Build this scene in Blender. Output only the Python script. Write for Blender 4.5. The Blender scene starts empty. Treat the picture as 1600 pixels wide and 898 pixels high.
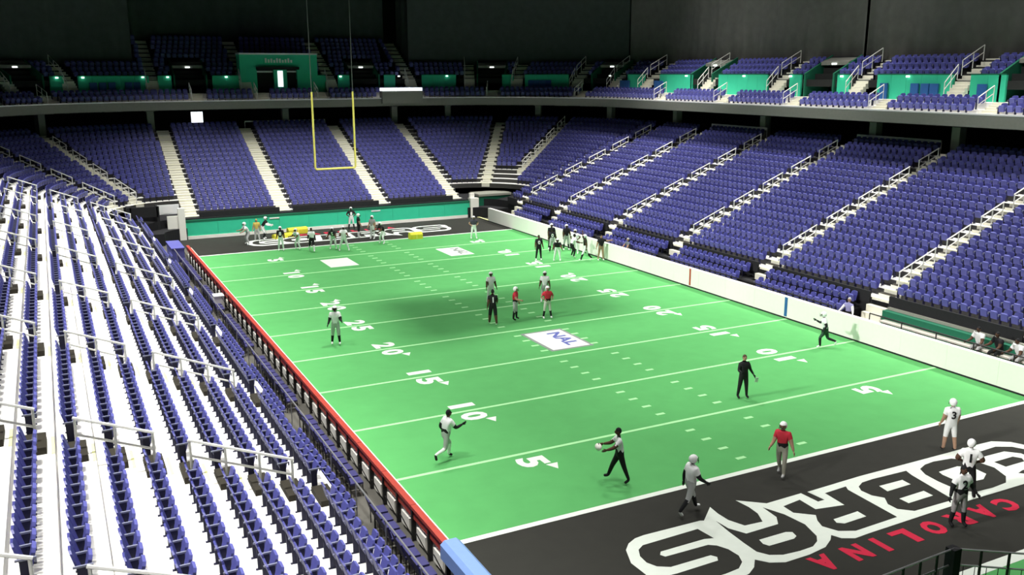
import bpy, math, random
import numpy as np
from mathutils import Vector, Matrix
from mathutils.bvhtree import BVHTree
random.seed(4)
R = math.radians
SC = bpy.context.scene
COL = SC.collection

# ------------------------------------------------------------------ camera
CAM = (-21.133, -21.148, 12.648)
YAW, PITCH, ROLL, FPX = 0.4679, 0.2310, 0.0027, 1425.0
cd = bpy.data.cameras.new('camera'); cam = bpy.data.objects.new('camera', cd); COL.objects.link(cam)
cd.sensor_width = 36.0; cd.lens = 36.0 * FPX / 1600.0; cd.clip_end = 500
cam.location = CAM
cam.rotation_euler = (Matrix.Rotation(-YAW, 3, 'Z') @ Matrix.Rotation(math.pi/2 - PITCH, 3, 'X') @ Matrix.Rotation(-ROLL, 3, 'Z')).to_euler()
SC.camera = cam

# ------------------------------------------------------------------ world, exposure, arena lamps, added floods
SC.view_settings.view_transform = 'Standard'; SC.view_settings.look = 'None'
SC.view_settings.exposure = 0.40; SC.view_settings.gamma = 1.0
SC.view_settings.use_curve_mapping = False
W = bpy.data.worlds.new('world'); SC.world = W; W.use_nodes = True
W.node_tree.nodes['Background'].inputs[0].default_value = (.75, .9, 1, 1)
W.node_tree.nodes['Background'].inputs[1].default_value = .03
def lamp(x, y, z, size, watts, col=(1, .99, .95), spread=150, aim=None):
    d = bpy.data.lights.new('arena_or_fill_lamp', 'AREA'); d.shape = 'SQUARE'; d.size = size; d.energy = watts; d.color = col; d.spread = R(spread)
    o = bpy.data.objects.new('arena_or_fill_lamp', d); COL.objects.link(o); o.location = (x, y, z)
    if aim: o.rotation_euler = (Vector(aim)-Vector((x, y, z))).to_track_quat('-Z', 'Y').to_euler()
# lamp rows over the field, a big cluster over midfield, rows over each side stand, and added floods aimed at the far end, the side balcony and the white wall
lamp(0, 23.0, 33, 2.2, 2300, spread=108)
for ly in (-9, 3, 13, 33, 43, 50):
    lamp(-9, ly, 29, 3, 480, spread=94)
    lamp(9, ly, 29, 3, 430, spread=90)
for ly in (-10, 2, 14, 26, 38, 47):
    lamp(28.5, ly, 33, 3, 980, spread=54, aim=(22, ly, 4))
    lamp(-24.0, ly, 33, 3, 720, spread=42, aim=(-19.0, ly, 3))
for lx in (-10, 0, 10): lamp(lx, 63, 33, 3, 260, spread=40, aim=(lx, 59, 3))
for lx in (-9, 0, 9): lamp(lx, 30, 31, 2, 250, spread=38, aim=(lx, 54.5, 2.5))  # added floods to brighten the end wall and far seats
for ly in (12, 27, 42): lamp(-4, ly-3, 31, 2, 190, spread=30, aim=(31, ly, 13))  # added floods to brighten the green walls of the side balcony
for ly in (-4, 7, 18, 29, 40): lamp(-27.5, ly, 17, 2, 190, spread=25, aim=(11.5, ly, .2))  # added low fill across the field to whiten the padded wall

# ------------------------------------------------------------------ helpers
def mat(name, col, rough=.7, metal=0, noise=0, scale=6, emit=0, spec=.3):
    m = bpy.data.materials.new(name); m.use_nodes = True
    nt = m.node_tree; b = nt.nodes['Principled BSDF']
    b.inputs['Roughness'].default_value = rough; b.inputs['Metallic'].default_value = metal
    b.inputs['Specular IOR Level'].default_value = spec
    c = (*col, 1)
    b.inputs['Base Color'].default_value = c
    if noise:
        tc = nt.nodes.new('ShaderNodeTexCoord'); nz = nt.nodes.new('ShaderNodeTexNoise'); nz.inputs['Scale'].default_value = scale; nz.inputs['Detail'].default_value = 4
        mr = nt.nodes.new('ShaderNodeMapRange'); mr.inputs[3].default_value = 1 - noise; mr.inputs[4].default_value = 1 + noise
        mx = nt.nodes.new('ShaderNodeVectorMath'); mx.operation = 'MULTIPLY'; mx.inputs[0].default_value = col
        nt.links.new(tc.outputs['Object'], nz.inputs['Vector']); nt.links.new(nz.outputs[0], mr.inputs[0])
        nt.links.new(mr.outputs[0], mx.inputs[1]); nt.links.new(mx.outputs[0], b.inputs['Base Color'])
    if emit:
        b.inputs['Emission Color'].default_value = c; b.inputs['Emission Strength'].default_value = emit
    return m
M = dict(
    turf=mat('turf', (.10, .40, .12), .9, noise=.12, scale=1.2),
    black_turf=mat('black_turf', (.030, .030, .025), .9, noise=.15, scale=2),
    paint=mat('field_paint', (.80, .86, .78), .8, noise=.05, scale=4),
    line=mat('line_paint', (.42, .82, .40), .8, noise=.06, scale=4),
    red_paint=mat('red_paint', (.62, .02, .06), .8, noise=.06),
    blue_paint=mat('blue_paint', (.12, .14, .42), .8, noise=.06),
    grey_paint=mat('grey_paint', (.25, .28, .26), .8, noise=.06),
    floor=mat('floor_concrete', (.115, .11, .095), .7, noise=.15, scale=1.5),
    shaded_riser=mat('riser_concrete_shade', (.06, .058, .055), .85, noise=.12),  # concrete darkened: shade between the seats is put into the colour
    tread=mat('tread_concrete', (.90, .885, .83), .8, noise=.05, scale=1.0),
    step=mat('step_concrete', (.80, .78, .66), .8, noise=.06, scale=2),
    nonslip=mat('nonslip', (.03, .026, .018), .9, noise=.2),
    yellow_mark=mat('yellow_mark', (.75, .75, .35), .8),
    dark=mat('dark_panel', (.018, .018, .02), .8, noise=.2),
    concourse=mat('concourse', (.02, .021, .02), .9, noise=.2),
    column=mat('column', (.32, .32, .27), .8, noise=.1),
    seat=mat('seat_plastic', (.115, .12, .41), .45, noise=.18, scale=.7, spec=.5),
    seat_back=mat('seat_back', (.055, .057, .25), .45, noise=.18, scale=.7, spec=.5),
    chair_navy=mat('chair_navy', (.05, .048, .16), .5, noise=.15),
    seat_dark=mat('seat_frame', (.02, .02, .05), .5),
    arm=mat('armrest', (.22, .23, .32), .4),
    rail=mat('white_rail', (.80, .80, .76), .4, noise=.04),
    steel=mat('steel', (.45, .45, .46), .35, .6),
    blackrail=mat('black_rail', (.02, .02, .02), .4),
    fascia=mat('fascia', (.24, .24, .21), .6, noise=.1),
    lip=mat('fascia_lip', (.82, .80, .80), .4),
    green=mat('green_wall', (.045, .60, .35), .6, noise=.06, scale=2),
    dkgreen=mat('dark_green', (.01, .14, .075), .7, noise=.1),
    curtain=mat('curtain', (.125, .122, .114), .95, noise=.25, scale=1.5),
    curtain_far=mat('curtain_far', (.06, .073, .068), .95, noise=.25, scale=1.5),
    pad=mat('white_pad', (.93, .91, .84), .5, noise=.03, spec=.4),
    red=mat('red_rail', (.46, .065, .045), .45, noise=.1),
    bluepad=mat('blue_pad', (.22, .35, .68), .5, noise=.05),
    blue=mat('blue_plain', (.03, .12, .35), .5),
    yellow=mat('yellow', (.72, .66, .05), .6, noise=.08),
    gold=mat('post_yellow', (.80, .72, .16), .45),
    cable=mat('cable', (.10, .11, .10), .6),
    white=mat('white_plain', (.8, .8, .8), .6),
    lampw=mat('lamp_face', (.9, 1, .95), .5, emit=2.0),
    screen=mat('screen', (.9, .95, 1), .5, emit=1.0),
    wood=mat('bench_board', (.55, .52, .46), .6, noise=.1),
)
class MB:
    def __init__(s): s.v = []; s.f = []; s.mi = []
    def add(s, vs, fs, mi=0):
        o = len(s.v); s.v += [tuple(v) for v in vs]; s.f += [tuple(i+o for i in f) for f in fs]; s.mi += [mi]*len(fs); return s
    def box(s, x0, x1, y0, y1, z0, z1, mi=0):
        return s.add([(x, y, z) for z in (z0, z1) for y in (y0, y1) for x in (x0, x1)],
                     [(0,2,3,1),(4,5,7,6),(0,1,5,4),(2,6,7,3),(0,4,6,2),(1,3,7,5)], mi)
    def obox(s, c, ax, ay, az, mi=0):
        c, ax, ay, az = map(Vector, (c, ax, ay, az))
        return s.add([c+ax*i+ay*j+az*k for k in (-1, 1) for j in (-1, 1) for i in (-1, 1)],
                     [(0,2,3,1),(4,5,7,6),(0,1,5,4),(2,6,7,3),(0,4,6,2),(1,3,7,5)], mi)
    def tube(s, p, q, r, n=6, mi=0, r2=None):
        p, q = Vector(p), Vector(q); d = (q-p).normalized(); r2 = r if r2 is None else r2
        a = d.orthogonal().normalized(); b = d.cross(a)
        vs = []
        for c, rr in ((p, r), (q, r2)):
            vs += [c + (a*math.cos(2*math.pi*i/n)+b*math.sin(2*math.pi*i/n))*rr for i in range(n)]
        return s.add(vs, [(i, (i+1) % n, n+(i+1) % n, n+i) for i in range(n)] + [tuple(range(n-1, -1, -1)), tuple(range(n, 2*n))], mi)
    def prism(s, poly, z0, z1, mi=0):
        n = len(poly)
        a = sum(poly[i][0]*poly[(i+1) % n][1]-poly[(i+1) % n][0]*poly[i][1] for i in range(n))
        if a < 0: poly = poly[::-1]
        return s.add([(x, y, z0) for x, y in poly]+[(x, y, z1) for x, y in poly],
                     [tuple(range(n-1, -1, -1)), tuple(range(n, 2*n))]+[(i, (i+1) % n, n+(i+1) % n, n+i) for i in range(n)], mi)
    def sweep(s, prof, path, mi=0, close=True):
        # prof: list of (r,z) ; path: list of functions r->(x,y)
        n = len(prof); o = len(s.v)
        for P in path:
            for r, z in prof:
                x, y = P(r); s.v.append((x, y, z))
        for k in range(len(path)-1):
            for i in range(n):
                j = (i+1) % n
                s.f.append((o+k*n+i, o+k*n+j, o+(k+1)*n+j, o+(k+1)*n+i)); s.mi.append(mi)
        s.f.append(tuple(o+i for i in range(n-1, -1, -1))); s.mi.append(mi)
        s.f.append(tuple(o+(len(path)-1)*n+i for i in range(n))); s.mi.append(mi)
        return s
    def mesh(s, name, mats):
        me = bpy.data.meshes.new(name); me.from_pydata(s.v, [], s.f)
        for m in (mats if isinstance(mats, (list, tuple)) else [mats]): me.materials.append(M[m] if isinstance(m, str) else m)
        if any(s.mi): me.polygons.foreach_set('material_index', s.mi)
        me.update(); return me
    def build(s, name, mats, parent=None): return obj(name, s.mesh(name, mats), parent)
def obj(name, me, parent=None, loc=None, rz=None):
    o = bpy.data.objects.new(name, me); COL.objects.link(o)
    if parent: o.parent = parent
    if loc is not None: o.location = loc
    if rz is not None: o.rotation_euler = (0, 0, rz)
    return o
def tag(o, label=None, cat=None, group=None, kind=None):
    if label: o['label'] = label
    if cat: o['category'] = cat
    if group: o['group'] = group
    if kind: o['kind'] = kind
    return o
def empty(name, loc=(0, 0, 0), rz=0):
    o = bpy.data.objects.new(name, None); COL.objects.link(o); o.location = loc; o.rotation_euler = (0, 0, rz); o.empty_display_size = .2
    return o
def copy_tree(o, parent=None):
    c = o.copy(); COL.objects.link(c); c.parent = parent
    for ch in KIDS.get(o.name, []): copy_tree(ch, c)
    return c
KIDS = {}
def kid(p, c): KIDS.setdefault(p.name, []).append(c); return c
def struct(name, label, loc=(0, 0, 0)): return tag(empty(name, loc), label, None, None, 'structure')
ORD = ['lowest', 'second', 'third', 'fourth', 'fifth', 'sixth', 'seventh', 'eighth', 'ninth', 'tenth', 'eleventh', 'twelfth', 'thirteenth', 'fourteenth', 'fifteenth', 'sixteenth', 'seventeenth', 'eighteenth']

_fw = Vector((math.sin(YAW)*math.cos(PITCH), math.cos(YAW)*math.cos(PITCH), -math.sin(PITCH)))
_rt = Vector((math.cos(YAW), -math.sin(YAW), 0)); _up = _rt.cross(_fw)
def project(P):
    d = Vector(P)-Vector(CAM); z = d.dot(_fw)
    return (800+FPX*d.dot(_rt)/z, 449-FPX*d.dot(_up)/z, z)

# ------------------------------------------------------------------ bowl path
CX, CY = 12.0, 51.2
R0, DR, Z0, DZ, NR = 3.13, .82, 1.63, .34, 18
def zr(j): return Z0+DZ*j
def rr(j): return R0+DR*j
def P_right(y): return lambda r: (CX+r, y)
def P_left(y): return lambda r: (-CX-r, y)
def P_far(x): return lambda r: (x, CY+r)
def P_arc(deg):            # 0 = right, 90 = far, for the right corner; 90..180 for the left corner
    c, s = math.cos(R(deg)), math.sin(R(deg))
    cx = CX if deg <= 90 else -CX
    return lambda r: (cx+r*c, CY+r*s)
def arcs(a, b, n): return [P_arc(a+(b-a)*i/n) for i in range(n+1)]
PATH_RIGHT = [P_right(-16.0), P_right(CY)]
PATH_FAR = arcs(0, 90, 14)+[(lambda r: (-CX, CY+r))]+arcs(90.001, 180, 14)[1:]
PATH_LEFT = [P_left(-16.0), P_left(CY)]

# ------------------------------------------------------------------ floor and turf
floor = MB().box(-42, 42, -30, 85, -.3, -.02).build('floor', 'floor'); tag(floor, 'grey concrete arena floor', kind='structure')
HW = 12.68; FL = 45.72
turf = tag(empty('turf'), 'green artificial turf playing field with white yard lines', kind='structure')
MB().box(-HW, HW, 0, FL, -.02, 0).build('turf_surface', 'turf', turf)
nb = MB().box(-HW, HW, -14, -7.62, -.02, 0).build('turf_surface', 'turf', turf)
for k in range(11):
    y = k*4.572; w = .11 if k in (0, 10) else .075
    MB().box(-HW, HW, y-w, y+w, 0, .006).build('goal_line' if k in (0, 10) else 'yard_line', 'paint' if k in (0, 10) else 'line', turf)
MB().box(-HW, HW, -7.66, -7.32, 0, .006).build('end_line', 'paint', turf)
hm = MB().box(-.19, .19, -.08, .08, 0, .007).mesh('hash_mark', 'line')
for k in range(1, 50):
    for s in (-1, 1):
        obj('hash_mark', hm, turf, (s*1.362, k*.9144, 0))
# text meshes from the built-in font, made in one go
_txt = {}
def want_text(ch, bold=.0):
    key = (ch, bold)
    if key not in _txt:
        c = bpy.data.curves.new('glyph', 'FONT'); c.body = ch; c.align_x = 'CENTER'; c.align_y = 'CENTER'; c.offset = bold; c.extrude = .004; c.resolution_u = 3
        o = bpy.data.objects.new('glyph', c); COL.objects.link(o); _txt[key] = o
    return key
for ch in '0125': want_text(ch, .045)
for ch in 'COLINAR': want_text(ch, .055)
for ch in ('NAL', '3', '1', '2', '8', '5', '0', '7'): want_text(ch, .03)
bpy.context.view_layer.update()
dg = bpy.context.evaluated_depsgraph_get()
_glyph = {}
for key, o in _txt.items():
    me = bpy.data.meshes.new_from_object(o.evaluated_get(dg))
    co = np.array([v.co[:] for v in me.vertices]); lo, hi = co.min(0), co.max(0)
    co[:, 0] = (co[:, 0]-(lo[0]+hi[0])/2); co[:, 1] = (co[:, 1]-(lo[1]+hi[1])/2); co[:, :2] /= (hi[1]-lo[1]); co[:, 2] = (co[:, 2]-lo[2])
    _glyph[key] = (co, [tuple(p.vertices) for p in me.polygons])
    bpy.data.meshes.remove(me)
for key, o in _txt.items(): bpy.data.objects.remove(o)
def glyph(key, name, material, height, width=None):
    co, f = _glyph[key]; c = co.copy(); sx = height if width is None else width/(np.ptp(c[:, 0]))
    c[:, 0] *= sx; c[:, 1] *= height
    b = MB().add(c, f); return b.mesh(name, material)
# field numerals: big digits either side of each five-yard line, readable from the side boards
DG = {}
for ch in '0125': DG[ch] = glyph((ch, .045), 'field_digit', 'paint', 1.05, .78 if ch != '1' else .36)
arrow = MB().prism([(-.22, 0), (.22, 0), (0, .45)], 0, .006).mesh('number_arrow', 'paint')
for k in range(1, 10):
    yd = min(k, 10-k)*5; y = k*4.572; sgn = -1 if k < 5 else 1
    for side in (-1, 1):
        x = side*7.75; rz = -math.pi/2 if side < 0 else math.pi/2     # reading direction runs towards -Y on the left side, +Y on the right side
        rd = -1 if side < 0 else 1
        s = str(yd)
        if len(s) == 1: spots = [(s, y+sgn*.72)]; far = y+sgn*.72
        else:
            spots = [(s[0], y-rd*.6), (s[1], y+rd*.6)]; far = y+sgn*.6
        for ch, yy in spots: obj('field_digit', DG[ch], turf, (x, yy, .001), rz)
        if k != 5: obj('number_arrow', arrow, turf, (x+.5, far+sgn*.42, .001), math.pi if sgn < 0 else 0)
# white sponsor panels
for px0, px1, py0, py1, logo in ((-.95, 1.05, 14.5, 17.45, 'mid'), (-5.0, -3.05, 37.6, 40.4, None), (3.7, 5.5, 37.5, 40.5, 'grey')):
    p = MB().box(px0, px1, py0, py1, 0, .008).build('sponsor_panel', 'paint', turf)
    if logo:
        lg = obj('logo_lettering', glyph(('NAL', .03), 'logo_lettering', 'blue_paint' if logo == 'mid' else 'grey_paint', .72, 2.2), p, ((px0+px1)/2+.38, (py0+py1)/2, .009), -math.pi/2)
    if logo == 'mid':
        MB().prism([(px0-.16, py0-.16), (px1+.16, py0-.16), (px1+.16, py1+.16), (px0-.16, py1+.16)], 0, .004).build('panel_border', 'grey_paint', p)
# end zones with the team lettering
OUT = [(-8.22,-2.43),(-7.96,-2.17),(-7.64,-2.01),(-7.31,-1.97),(-5.37,-2.01),(-5.27,-2.06),(-4.57,-1.46),(-4.63,-1.9),(-4.62,-2.35),(-4.42,-2.83),(-3.8,-2.88),(-3.58,-2.42),(-3.54,-1.99),(-3.6,-1.47),(-2.9,-2.05),(-1.49,-2.01),(-1.44,-2.67),(-1.17,-2.67),(-1.24,-2.03),(1.09,-1.95),(3.34,-1.97),(5.16,-1.98),(6.58,-1.97),(7.4,-2.0),(7.95,-2.35),(8.22,-2.9),(8.25,-3.4),(8.15,-4.0),(7.85,-4.5),(7.4,-4.75),(5.29,-4.72),(2.71,-4.7),(.82,-4.72),(-1.61,-4.77),(-2.17,-4.8),(-2.51,-4.62),(-2.63,-4.36),(-2.85,-4.55),(-3.27,-4.78),(-3.95,-4.88),(-4.81,-4.89),(-5.2,-4.71),(-5.44,-4.41),(-5.72,-4.7),(-6.05,-4.89),(-6.5,-4.98),(-8.2,-4.98),(-8.55,-4.6),(-8.56,-4.1),(-8.46,-3.69),(-8.48,-3.06)]
FILLS = [
 [(-5.75,-2.38),(-7.28,-2.42),(-7.67,-2.43),(-7.91,-2.58),(-8.07,-2.88),(-8.1,-3.23),(-7.97,-3.51),(-7.66,-3.7),(-6.35,-3.7),(-6.25,-3.85),(-6.35,-4.01),(-7.72,-4.04),(-8.15,-4.0),(-8.1,-4.6),(-6.59,-4.62),(-6.12,-4.57),(-5.83,-4.36),(-5.69,-4.06),(-5.72,-3.67),(-5.87,-3.37),(-6.06,-3.23),(-7.48,-3.21),(-7.55,-3.07),(-7.43,-2.93),(-5.95,-2.92),(-5.68,-3.0)],
 [(-3.19,-2.21),(-2.93,-2.84),(-2.84,-3.57),(-3.04,-4.22),(-3.24,-4.44),(-3.55,-4.6),(-4.04,-4.62),(-4.59,-4.57),(-4.93,-4.41),(-5.12,-4.12),(-5.11,-3.59),(-5.06,-2.89),(-4.98,-2.25),(-4.95,-2.75),(-4.7,-3.22),(-3.51,-3.2),(-3.25,-2.85)],
 [(-.83,-2.35),(.1,-2.3),(-.02,-2.5),(-.12,-4.45),(-1.83,-4.5),(-2.28,-4.28),(-2.48,-3.87),(-2.35,-3.56),(-2.14,-3.28),(-2.62,-2.87),(-2.59,-2.43),(-1.85,-2.33),(-1.88,-3.01),(-.9,-3.2)],
 [(.45,-2.49),(.77,-2.33),(1.27,-2.3),(2.73,-2.35),(2.62,-2.66),(2.3,-4.45),(.65,-4.42),(.3,-4.1),(.3,-3.75),(.55,-3.41),(.33,-3.11),(.3,-2.73)],
 [(3.25,-2.46),(3.67,-2.3),(4.13,-2.26),(4.88,-2.36),(5.4,-2.9),(5.5,-3.5),(5.23,-4.1),(4.81,-4.4),(4.09,-4.45),(3.35,-4.4),(3.01,-4.08),(2.98,-3.38),(3.05,-2.83)],
 [(5.85,-2.75),(6.16,-2.42),(7.1,-2.38),(7.6,-2.65),(7.85,-3.1),(7.85,-3.6),(7.65,-4.05),(7.2,-4.38),(6.1,-4.4),(5.82,-4.12),(6.1,-4.05),(7.0,-4.0),(7.35,-3.6),(7.35,-3.15),(7.0,-2.78)],
 [(5.9,-3.2),(6.85,-3.2),(7.0,-3.42),(6.85,-3.62),(5.9,-3.62)]]
CNT = [[(-4.62,-3.66),(-3.66,-3.66),(-3.49,-3.75),(-3.55,-3.97),(-3.71,-4.05),(-4.6,-4.04),(-4.68,-3.88)],
 [(-1.88,-3.72),(-.88,-3.68),(-.9,-4.02),(-1.79,-4.05),(-1.96,-3.91)],
 [(1.05,-2.76),(2.05,-2.78),(2.02,-3.12),(.98,-3.14)], [(.9,-3.66),(2.0,-3.63),(1.98,-3.98),(.9,-4.0)],
 [(3.6,-2.9),(4.5,-2.88),(4.87,-3.17),(4.82,-3.7),(4.39,-3.92),(3.7,-3.85),(3.52,-3.6),(3.52,-3.1)]]
RED = [('C', 3.45), ('A', 2.42), ('R', 1.38), ('O', .28), ('L', -.86), ('I', -1.82), ('N', -2.72), ('A', -3.9)]
def zone(near):
    e = struct('end_zone', 'black turf end zone lettered COBRAS in white outline and CAROLINA in red')
    if not near: e.location = (0, FL, 0); e.rotation_euler = (0, 0, math.pi)
    MB().box(-HW, HW, -7.32, -.11, -.02, 0).build('black_turf', 'black_turf', e)
    w = MB().prism(OUT, 0, .004).build('lettering_outline', 'paint', e)
    for f in FILLS: MB().prism(f, 0, .008).build('letter', 'black_turf', w)
    for f in CNT: MB().prism(f, 0, .012).build('letter_counter', 'paint', w)
    for ch, x in RED:
        obj('red_letter', glyph((ch, .055), 'red_letter', 'red_paint', .74, .66 if ch != 'I' else .2), e, (x, -5.38, .001), math.pi)
    return e
zn = zone(True); zn['label'] = 'black end zone with large white COBRAS lettering and red CAROLINA, players walking on it'
zf = zone(False); zf['label'] = 'black end zone with COBRAS lettering in front of the green end wall'

# ------------------------------------------------------------------ seating tiers
AISLE_R = [1.7, 9.9, 18.1, 26.4, 34.2, 42.3, 48.9]
AISLE_L = [-14.5, -6.2, 1.1, 9.3, 17.2, 25.4, 33.6, 41.8, 48.9]
AISLE_F = [-11.5, -4.1, 4.4, 11.3]
ARC_A = [34, 57]                        # degrees, right corner; mirrored on the left
def tier(name, label, path):
    e = struct(name, label)
    for j in range(NR):
        r0, r1, z = rr(j), rr(j+1)+.03, zr(j)
        pp = path if (j > 2 or len(path) < 4) else [P_far(CX), P_far(-CX)]
        tb = MB().sweep([(r0, z), (r1, z), (r1, z-.42), (r0, z-.42)], pp)
        tb.mi = [1 if k % 4 == 3 and k < len(tb.f)-2 else 0 for k in range(len(tb.f))]; tb.build('tread', ['tread', 'tread' if name.endswith('left') else 'shaded_riser'], e)  # right and far risers get the shade-dark colour, left ones stay pale
    MB().sweep([(R0-.02, Z0-.1), (R0+.3, Z0-.3), (R0+.3, -.02), (R0-.02, -.02)], path).build('front_wall', 'dark', e)
    rt = rr(NR); zt = zr(NR-1)
    MB().sweep([(rt, zt), (rt+7, zt), (rt+7, zt-.3), (rt, zt-.3)], path).build('concourse_floor', 'concourse', e)
    MB().sweep([(rt+6.5, zt), (rt+7, zt), (rt+7, 14), (rt+6.5, 14)], path).build('concourse_wall', 'concourse', e)
    return e
CORNER_R = arcs(0, 90, 14); CORNER_L = arcs(90.001, 180, 14)
tier('seating_tier_left', 'lower seating tier with bright concrete treads behind the red railing', PATH_LEFT)
tier('seating_tier_right', 'lower seating tier rising behind the long white padded wall', PATH_RIGHT)
tier('seating_tier_far', 'lower seating tier above the green end wall with its rounded corners', PATH_FAR)

for cp in (CORNER_R, CORNER_L):
    e = struct('corner_platform', 'dark low platform in the rounded corner of the stand')
    MB().sweep([(1.9, -.02), (1.9, .9), (R0+.02, .9), (R0+.02, -.02)], cp).build('platform_block', 'dark', e)
    MB().sweep([(R0+.03, -.02), (R0+.03, 1.25), (rr(3)-.02, 1.7), (rr(3)-.02, -.02)], cp).build('platform_block', 'dark', e)
# aisle stairs: a pale block with a dark non-slip top on every tread
def step_mesh(w):
    b = MB().box(.42, .84, -w/2, w/2, 0, .165, 0); b.box(.43, .83, -w/2+.04, w/2-.04, .165, .175, 1); b.box(-.02, .0, -w/2, w/2, -.335, 0, 0); return b.mesh('step', ['step', 'nonslip'])
STEP = step_mesh(1.05); STEPD = MB().box(.16, .60, -.5, .5, 0, .165).mesh('step', 'nonslip') 
STEPL = MB().box(.42, .84, -.52, .52, 0, .165).box(-.02, 0, -.52, .52, -.335, 0).mesh('step', 'step')
MARK = MB().box(0, .07, -.55, .55, 0, .012).mesh('nosing_strip', 'yellow_mark')
def frame_at(P, j, extra=0):
    x, y = P(rr(j)+extra); x2, y2 = P(rr(j)+extra+1); return (x, y, zr(j)), math.atan2(y2-y, x2-x)
def aisle(P, label, j0=0, top=NR, dark=True, down=True, step=None):
    e = struct('aisle_stairs', label)
    for j in range(j0, top):
        loc, a = frame_at(P, j)
        o = obj('step', step or (STEP if dark else STEPL), e, loc, a)
        m = obj('nosing_strip', MARK, e, loc, a)
    if down:
        for k in range(4):
            z = Z0-.34*(k+1); r = R0-.3*(k+1); x, y = P(r); x2, y2 = P(r+1)
            b = obj('step', MB().box(0, .32, -.6, .6, -z-.0, 0).mesh('step', 'step'), e, (x, y, z), math.atan2(y2-y, x2-x))
    return e
for y in AISLE_R: aisle(P_right(y), 'pale concrete aisle stairs through the blue seats behind the white wall')
for y in AISLE_L: aisle(P_left(y), 'aisle steps crossing the bright treads of the stand behind the red railing', down=False, step=STEPD)
for x in AISLE_F: aisle(P_far(x), 'cream aisle stairs climbing the stand above the green end wall', dark=False, down=False)
for a in ARC_A:
    aisle(P_arc(a), 'cream aisle stairs in the rounded corner of the stand beside the white wall', j0=3 if a > 40 else 6, dark=False, down=False)
    aisle(P_arc(180-a), 'cream aisle stairs in the rounded corner of the stand beside the tunnel', j0=3, dark=False, down=False)

# ------------------------------------------------------------------ seats
def rot(v, a): return (v[0], v[1]*math.cos(a)-v[2]*math.sin(a), v[1]*math.sin(a)+v[2]*math.cos(a))
def seat_parts():
    # local: x along the row, +y towards the field, z up
    back = MB()
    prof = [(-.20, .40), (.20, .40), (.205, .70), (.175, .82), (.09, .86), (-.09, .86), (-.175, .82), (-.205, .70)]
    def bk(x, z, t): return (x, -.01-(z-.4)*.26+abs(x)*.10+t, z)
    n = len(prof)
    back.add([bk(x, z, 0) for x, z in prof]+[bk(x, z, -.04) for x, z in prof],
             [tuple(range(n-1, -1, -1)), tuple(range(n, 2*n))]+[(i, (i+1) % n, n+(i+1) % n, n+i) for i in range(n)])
    pan = MB()
    pp = [(-.175, 0), (.175, 0), (.18, .30), (.135, .37), (-.135, .37), (-.18, .30)]
    n = len(pp); ang = R(14)
    def pn(x, z, t): return (x, .055+z*math.sin(ang)+t*math.cos(ang), .40+z*math.cos(ang)-t*math.sin(ang)-.03)
    pan.add([pn(x, z, 0) for x, z in pp]+[pn(x*.9, z*.97, .065) for x, z in pp],
            [tuple(range(n)), tuple(range(2*n-1, n-1, -1))]+[(i, n+i, n+(i+1) % n, (i+1) % n) for i in range(n)])
    arm = MB().box(.225, .265, -.12, .20, .585, .62)
    arm.box(.225, .265, .165, .20, .52, .59)
    leg = MB().box(.23, .26, -.06, .10, 0, .585); leg.box(.215, .275, -.10, .14, 0, .02)
    return [('backrest', back, 'seat_back'), ('seat_pan', pan, 'seat'), ('armrest', arm, 'arm'), ('leg', leg, 'seat_dark')]
SP = seat_parts()
SEATS = []      # (x,y,z,heading of +y, row, stand)
def heading(P, r):
    x, y = P(r); x2, y2 = P(r-1); return math.atan2(y2-y, x2-x)-math.pi/2
SO = .50
def straight(stand, mk, lo, hi, aisles, rows, gap=.60):
    cuts = sorted([a for a in aisles if lo-1 < a < hi+1])
    ed = [lo]+[v for a in cuts for v in (a-gap, a+gap)]+[hi]
    for k in range(0, len(ed), 2):
        a, b = ed[k], ed[k+1]; n = int((b-a)/.5)
        if n < 1: continue
        off = (b-a-n*.5)/2
        for j in rows:
            for i in range(n):
                c = a+off+(i+.5)*.5; P = mk(c); x, y = P(rr(j)+SO); SEATS.append((x, y, zr(j), heading(P, 5), j, stand, n-i))
straight('L', P_left, -15.5, CY-.1, AISLE_L, range(0, 18))
straight('R', P_right, -2, CY-.1, AISLE_R, range(0, 18))
straight('F', P_far, -CX+.1, CX-.1, AISLE_F, range(0, 18))
for sgn in (1, -1):
    for j in range(0, 18):
        r = rr(j)+SO; da = math.degrees(.5/r); gapd = math.degrees(.60/r)
        cuts = [0.5]+[v for a in ARC_A for v in (a-gapd, a+gapd)]+[89.5]
        for k in range(0, len(cuts), 2):
            a, b = cuts[k], cuts[k+1]
            if j < 3 or (j < 6 and k == 2 and sgn > 0): continue
            n = int((b-a)/da); off = (b-a-n*da)/2
            for i in range(n):
                d = a+off+(i+.5)*da; P = P_arc(d if sgn > 0 else 180-d); x, y = P(r); SEATS.append((x, y, zr(j), heading(P, 5), j, 'C'))
# two low front rows on a platform behind the white wall, and one behind the floor chairs at the red railing
pr_ = struct('front_parapet', 'dark low parapet in front of the main seat rows behind the white wall')
ed_ = [-10]+[v for a in AISLE_R for v in (a-.6, a+.6)]+[CY]
for k in range(0, len(ed_), 2): MB().box(CX+R0-.12, CX+R0-.02, ed_[k], ed_[k+1], Z0-.3, Z0+.30).build('parapet', 'dark', pr_)
plat = struct('front_platform', 'dark low platform carrying the front rows behind the white wall')
MB().box(14.2, CX+R0-.13, 11.0, 48.0, -.02, .95).build('platform_riser', 'dark', plat)
MB().box(13.45, 14.2, 11.0, 48.0, -.02, .55).build('platform_riser', 'dark', plat)
for y0 in np.arange(11.3, 47.8, .5):
    if min(abs(y0-a) for a in AISLE_R) < .8: continue
    SEATS.append((14.72, y0, .95, math.pi/2, -1, 'R')); SEATS.append((13.95, y0, .55, math.pi/2, -2, 'R'))
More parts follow.
